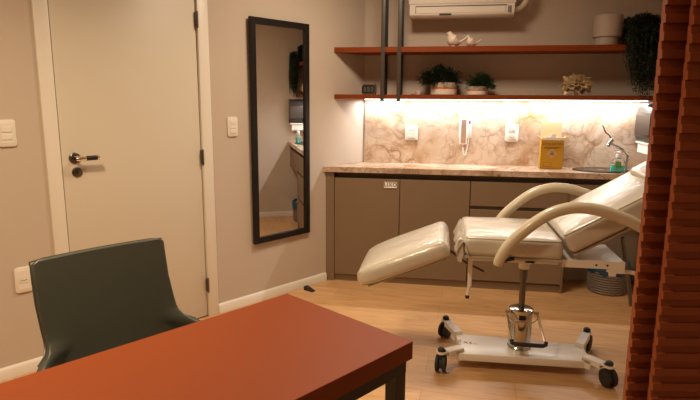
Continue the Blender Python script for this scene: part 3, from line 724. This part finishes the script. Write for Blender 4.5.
# column
CX, CYc = .445, 2.875
b = MB(TR(CX, CYc, 0)); b.lathe([(0, .525), (.026, .525), (.028, .53), (.028, .603), (0, .603)], 24)
b.prism([(-.026, .552), (-.017, .552), (-.017, .565), (-.055, .603), (-.075, .603)], 0, 1, M_=XZ(-.02, .02)); b.prism([(.026, .552), (.017, .552), (.017, .565), (.055, .603), (.075, .603)][::-1], 0, 1, M_=XZ(-.02, .02))
b.build('column_collar', 'bedmetal', t)
MB(TR(CX, CYc, 0)).lathe([(0, .31), (.016, .31), (.016, .47), (.020, .47), (.020, .526), (0, .526)], 20).build('piston', 'steel', t)
MB(TR(CX, CYc, 0)).lathe([(0, .082), (.061, .082), (.061, .10), (.058, .104), (.058, .285), (.062, .288), (.062, .306), (.05, .311), (0, .311)], 40).build('hydraulic_cylinder', 'polish', t, ang=30)
b = MB(TR(CX, CYc, 0)).box(-.018, .018, -.066, -.055, .262, .285, .003, 1); b.build('pump_valve', 'black', t)
pd = MB().tube([(CX - .058, CYc - .02, .292), (CX - .078, CYc - .03, .292), (CX - .074, CYc - .06, .27), (CX - .058, CYc - .15, .178)], .0065, 10)
pd.tube([(CX + .058, CYc - .02, .292), (CX + .078, CYc - .03, .292), (CX + .082, CYc - .06, .27), (CX + .105, CYc - .15, .178)], .0065, 10)
pd.tube([(CX - .085, CYc - .03, .292), (CX - .06, CYc - .03, .292)], .01, 10); pd.tube([(CX + .06, CYc - .03, .292), (CX + .085, CYc - .03, .292)], .01, 10)
pd.tube([(CX - .072, CYc - .055, .275), (CX - .045, CYc - .075, .255), (CX, CYc - .08, .262), (CX + .045, CYc - .075, .255), (CX + .08, CYc - .055, .275)], .0045, 8, smooth=4)
pd = pd.build('foot_pedal', 'chrome', t)
MB().tube([(CX - .060, CYc - .142, .19), (CX - .058, CYc - .15, .175), (CX - .045, CYc - .155, .171), (CX + .092, CYc - .155, .171), (CX + .106, CYc - .15, .175), (CX + .108, CYc - .142, .19)], .0105, 12).build('pedal_grip', 'rubber', pd)
# base board
b = MB(); b.prism([(.125, 2.735), (.755, 2.755), (.785, 2.85), (.785, 2.955), (.11, 2.99), (.125, 2.9)], .050, .090, .004, 2)
bb = b.build('base_board', 'bedmetal', t)
b = MB()
b.text('XS', .038, TR(.176, 2.872, .0905) @ RO(-6, 'Z')); b.text('~', .045, TR(.215, 2.866, .0905))
b.build('base_logo', 'blackp', bb)
MB().text('VITRA', .026, TR(.134, 2.87, .0905) @ RO(86, 'Z')).build('base_lettering', 'grey', bb)
cast = [((.060, 3.135), (.13, 2.965), 60), ((.035, 2.70), (.14, 2.775), 82), ((.842, 3.10), (.765, 2.925), 62), ((.848, 2.69), (.755, 2.785), 108)]
for (cx, cy), (ax, ay), rot in cast:
    dv = Vector((cx - ax, cy - ay, 0)); ln = dv.length; yw = math.degrees(math.atan2(dv.y, dv.x))
    T = TR(ax, ay, 0) @ RO(yw, 'Z')
    br_ = MB(T); br_.box(0, ln - .034, -.024, .024, .082, .112, .002, 1); br_.box(0.001, .012, -.022, .022, .0905, .1015, .001, 1); br_.box(.0, .05, -.024, -.018, .055, .102, .001, 1); br_.box(.0, .05, .018, .024, .055, .102, .001, 1)
    br_.box(ln - .036, ln, -.022, .022, .101, .112, .002, 1); br_.lathe([(.0, .101), (.026, .101), (.026, .112), (0, .112)], 20, M_=TR(ln, 0, 0))
    br_ = br_.build('caster_arm', 'bedmetal', t)
    T2 = TR(cx, cy, 0) @ RO(rot, 'Z')
    c = MB(T2); c.lathe([(0, .112), (.019, .112), (.0185, .124), (.012, .131), (0, .133)], 18)
    c.lathe([(.0, .085), (.012, .085), (.012, .101), (0, .101)], 12)
    hood = [(.034 * math.cos(R(a)), .042 + .036 * math.sin(R(a))) for a in range(-20, 201, 20)]
    c.prism([(x, z) for x, z in hood] , 0, 1, .002, 1, M_=XZ(-.006, .006)); c.prism([(.018, .07), (.018, .088), (-.018, .088), (-.018, .07)], 0, 1, .001, 1, M_=XZ(-.014, .014))
    cc = c.build('caster', 'rubber', t)
    for s in (-1, 1):
        MB(T2).lathe([(0, 0), (.034, 0), (.0435, .004), (.0455, .009), (.0435, .018), (.028, .022), (.0, .020)], 28, M_=TR(-.002, s * .007, .0462) @ RO(-90 * s, 'X')).build('wheel', 'rubber', cc)

# ---------------------------------------------------------------- desk (foreground) in the door wall frame
t = thing('desk', L(WF, 1.90, .45, 0), 'terracotta topped desk on a black steel frame in the foreground', 'desk')
X0, X1, Y0, Y1 = 1.6335, 2.1612, -.25, 1.1165
MB(WF).box(X0, X1, Y0, Y1, .695, .745, .0012, 1).build('tabletop', 'terra', t)
b = MB(WF); i_ = .012; bw = .04
b.box(X0 + i_, X0 + i_ + bw, Y0 + i_, Y1 - i_, .655, .6945); b.box(X1 - i_ - bw, X1 - i_, Y0 + i_, Y1 - i_, .655, .6945)
b.box(X0 + i_ + bw, X1 - i_ - bw, Y0 + i_, Y0 + i_ + bw, .655, .6945); b.box(X0 + i_ + bw, X1 - i_ - bw, Y1 - i_ - bw, Y1 - i_, .655, .6945)
b.build('apron_frame', 'black', t)
for xa in (X0 + i_, X1 - i_ - bw):
    for ya in (Y0 + i_, Y1 - i_ - bw): MB(WF).box(xa, xa + bw, ya, ya + bw, 0.0005, .6548, .0015, 1).build('leg', 'black', t)

# ---------------------------------------------------------------- green leather chair
t = thing('leather_chair', L(WF, 1.25, .75, 0), 'dark green leather chair tucked behind the terracotta desk', 'chair')
sc0 = .742
levels = [(.862, .222, 0, 0), (.857, .227, 0, 0), (.80, .228, 0, 0), (.72, .229, 0, 0), (.64, .231, 0, 0), (.60, .232, 0, .003), (.578, .236, 0, .01), (.562, .248, 0, .03), (.548, .278, 0, .06), (.53, .31, 0, .10), (.50, .322, 0, .13), (.45, .325, .0, .14), (.38, .305, 0, .12)]
b = MB(WF); NU = 24; g = []
for z, hw, _, fwdp in levels:
    row = []
    for j in range(NU + 1):
        u = j / NU * 2 - 1
        lean = 1.045 + (.86 - z) * .20
        x = lean + .010 * u * u + fwdp * .9 * max(0, (abs(u) - .65) / .35) ** 1.5
        zz = z - (.002 * u * u if z > .85 else 0) - (.012 * max(0, (abs(u) - .93) / .07) ** 2 if z > .85 else 0)
        row.append(b.bm.verts.new((x, sc0 + hw * u + (z < .7) * (.70 - z) * .10, zz)))
    g.append(row)
for i in range(len(levels) - 1):
    for j in range(NU): b.bm.faces.new((g[i][j], g[i][j + 1], g[i + 1][j + 1], g[i + 1][j]))
for v in b.bm.verts: v.co = WF @ v.co
bmesh.ops.recalc_face_normals(b.bm, faces=b.bm.faces)
bmesh.ops.solidify(b.bm, geom=b.bm.faces[:], thickness=.028)
es = [e for e in b.bm.edges if len(e.link_faces) == 2 and e.calc_face_angle(0) > R(55)]
bmesh.ops.bevel(b.bm, geom=es, offset=.007, segments=2, affect='EDGES', profile=.5)
br_ = b.build('backrest', 'leather', t, ang=50)
def bk(i, u):
    z, hw = levels[i][:2]
    return (1.045 + (.86 - z) * .20 + .010 * u * u + levels[i][3] * .9 * max(0, (abs(u) - .65) / .35) ** 1.5 + .002, sc0 + hw * u + (z < .7) * (.70 - z) * .10, z + (.0 if i else -.002 * u * u))
edge = [bk(i, -1) for i in (8, 7, 6, 5, 4, 3, 2, 1)] + [bk(0, q / 6) for q in range(-5, 6)] + [bk(i, 1) for i in (1, 2, 3, 4, 5, 6, 7, 8)]
MB(WF).tube(edge, .0032, 6, caps=False).build('seam_piping', 'leather', br_)
MB(WF).box(1.15, 1.64, sc0 - .255, sc0 + .275, .37, .47, .03, 4).build('seat', 'leather', t, ang=60)
for xa, ya in ((1.18, -.2), (1.18, .2), (1.56, -.2), (1.56, .2)):
    MB(WF).tube([(xa, sc0 + ya, .372), (xa + (.03 if xa > 1.4 else -.03), sc0 + ya * 1.12, .001)], [.016, .011], 12).build('leg', 'black', t)

# door wedge on floor
tag(MB(TR(-.925, 3.775, .0006) @ RO(-28, 'Z')).prism([(-.04, 0), (.045, 0), (.045, .004), (-.02, .03), (-.04, .03)], 0, 1, .002, 1, M_=XZ(-.016, .016)).build('door_wedge', 'rubber'),
    'small dark rubber door wedge on the floor by the baseboard', 'door wedge')

# ---------------------------------------------------------------- slatted wooden blinds at the right
def blind(dist, px_dir, length, label, zoff):
    # px_dir: tangent of the horizontal angle of the left end from the camera heading
    F_ = Matrix.Rotation(yaw, 4, 'Z') @ TR(px_dir * dist, dist, 0)     # local x right, y away
    t = thing('wooden_blind', F_ @ Vector((length / 2, 0, .06)), label, 'blind', 'slatted wooden blinds')
    pitch_ = .0445; n_ = 56
    sw, th_ = .053, .012
    me = None
    for k in range(n_):
        z = .09 + zoff + pitch_ * k
        b = MB(F_); b.prism([(.009, -.0222), (.009, .0222), (-.005, .0218), (-.0065, .0015), (-.0120, 0), (-.0120, -.0216)], 0, length, 0, 1, M_=TR(0, 0, z) @ RO(-4, 'X') @ Matrix(((0, 0, 1, 0), (1, 0, 0, 0), (0, 1, 0, 0), (0, 0, 0, 1))))
        b.build('slat', 'terrad', t)
    MB(F_).box(0, length, -.025, .025, 2.565, 2.599, .003, 1).build('headrail', 'terrad', t)
    b = MB(F_)
    for x in (.18, length - .12): b.tube([(x, .0, .08), (x, .0, 2.57)], .0012, 5)
    b.build('ladder_cord', 'terrad', t)
blind(1.485, .543, .42, 'terracotta slatted wooden blind, the farther one with its slat ends before the trailing plant', 0)
blind(1.425, .592, .66, 'terracotta slatted wooden blind at the right picture edge, nearer and wider than the other', -.012)
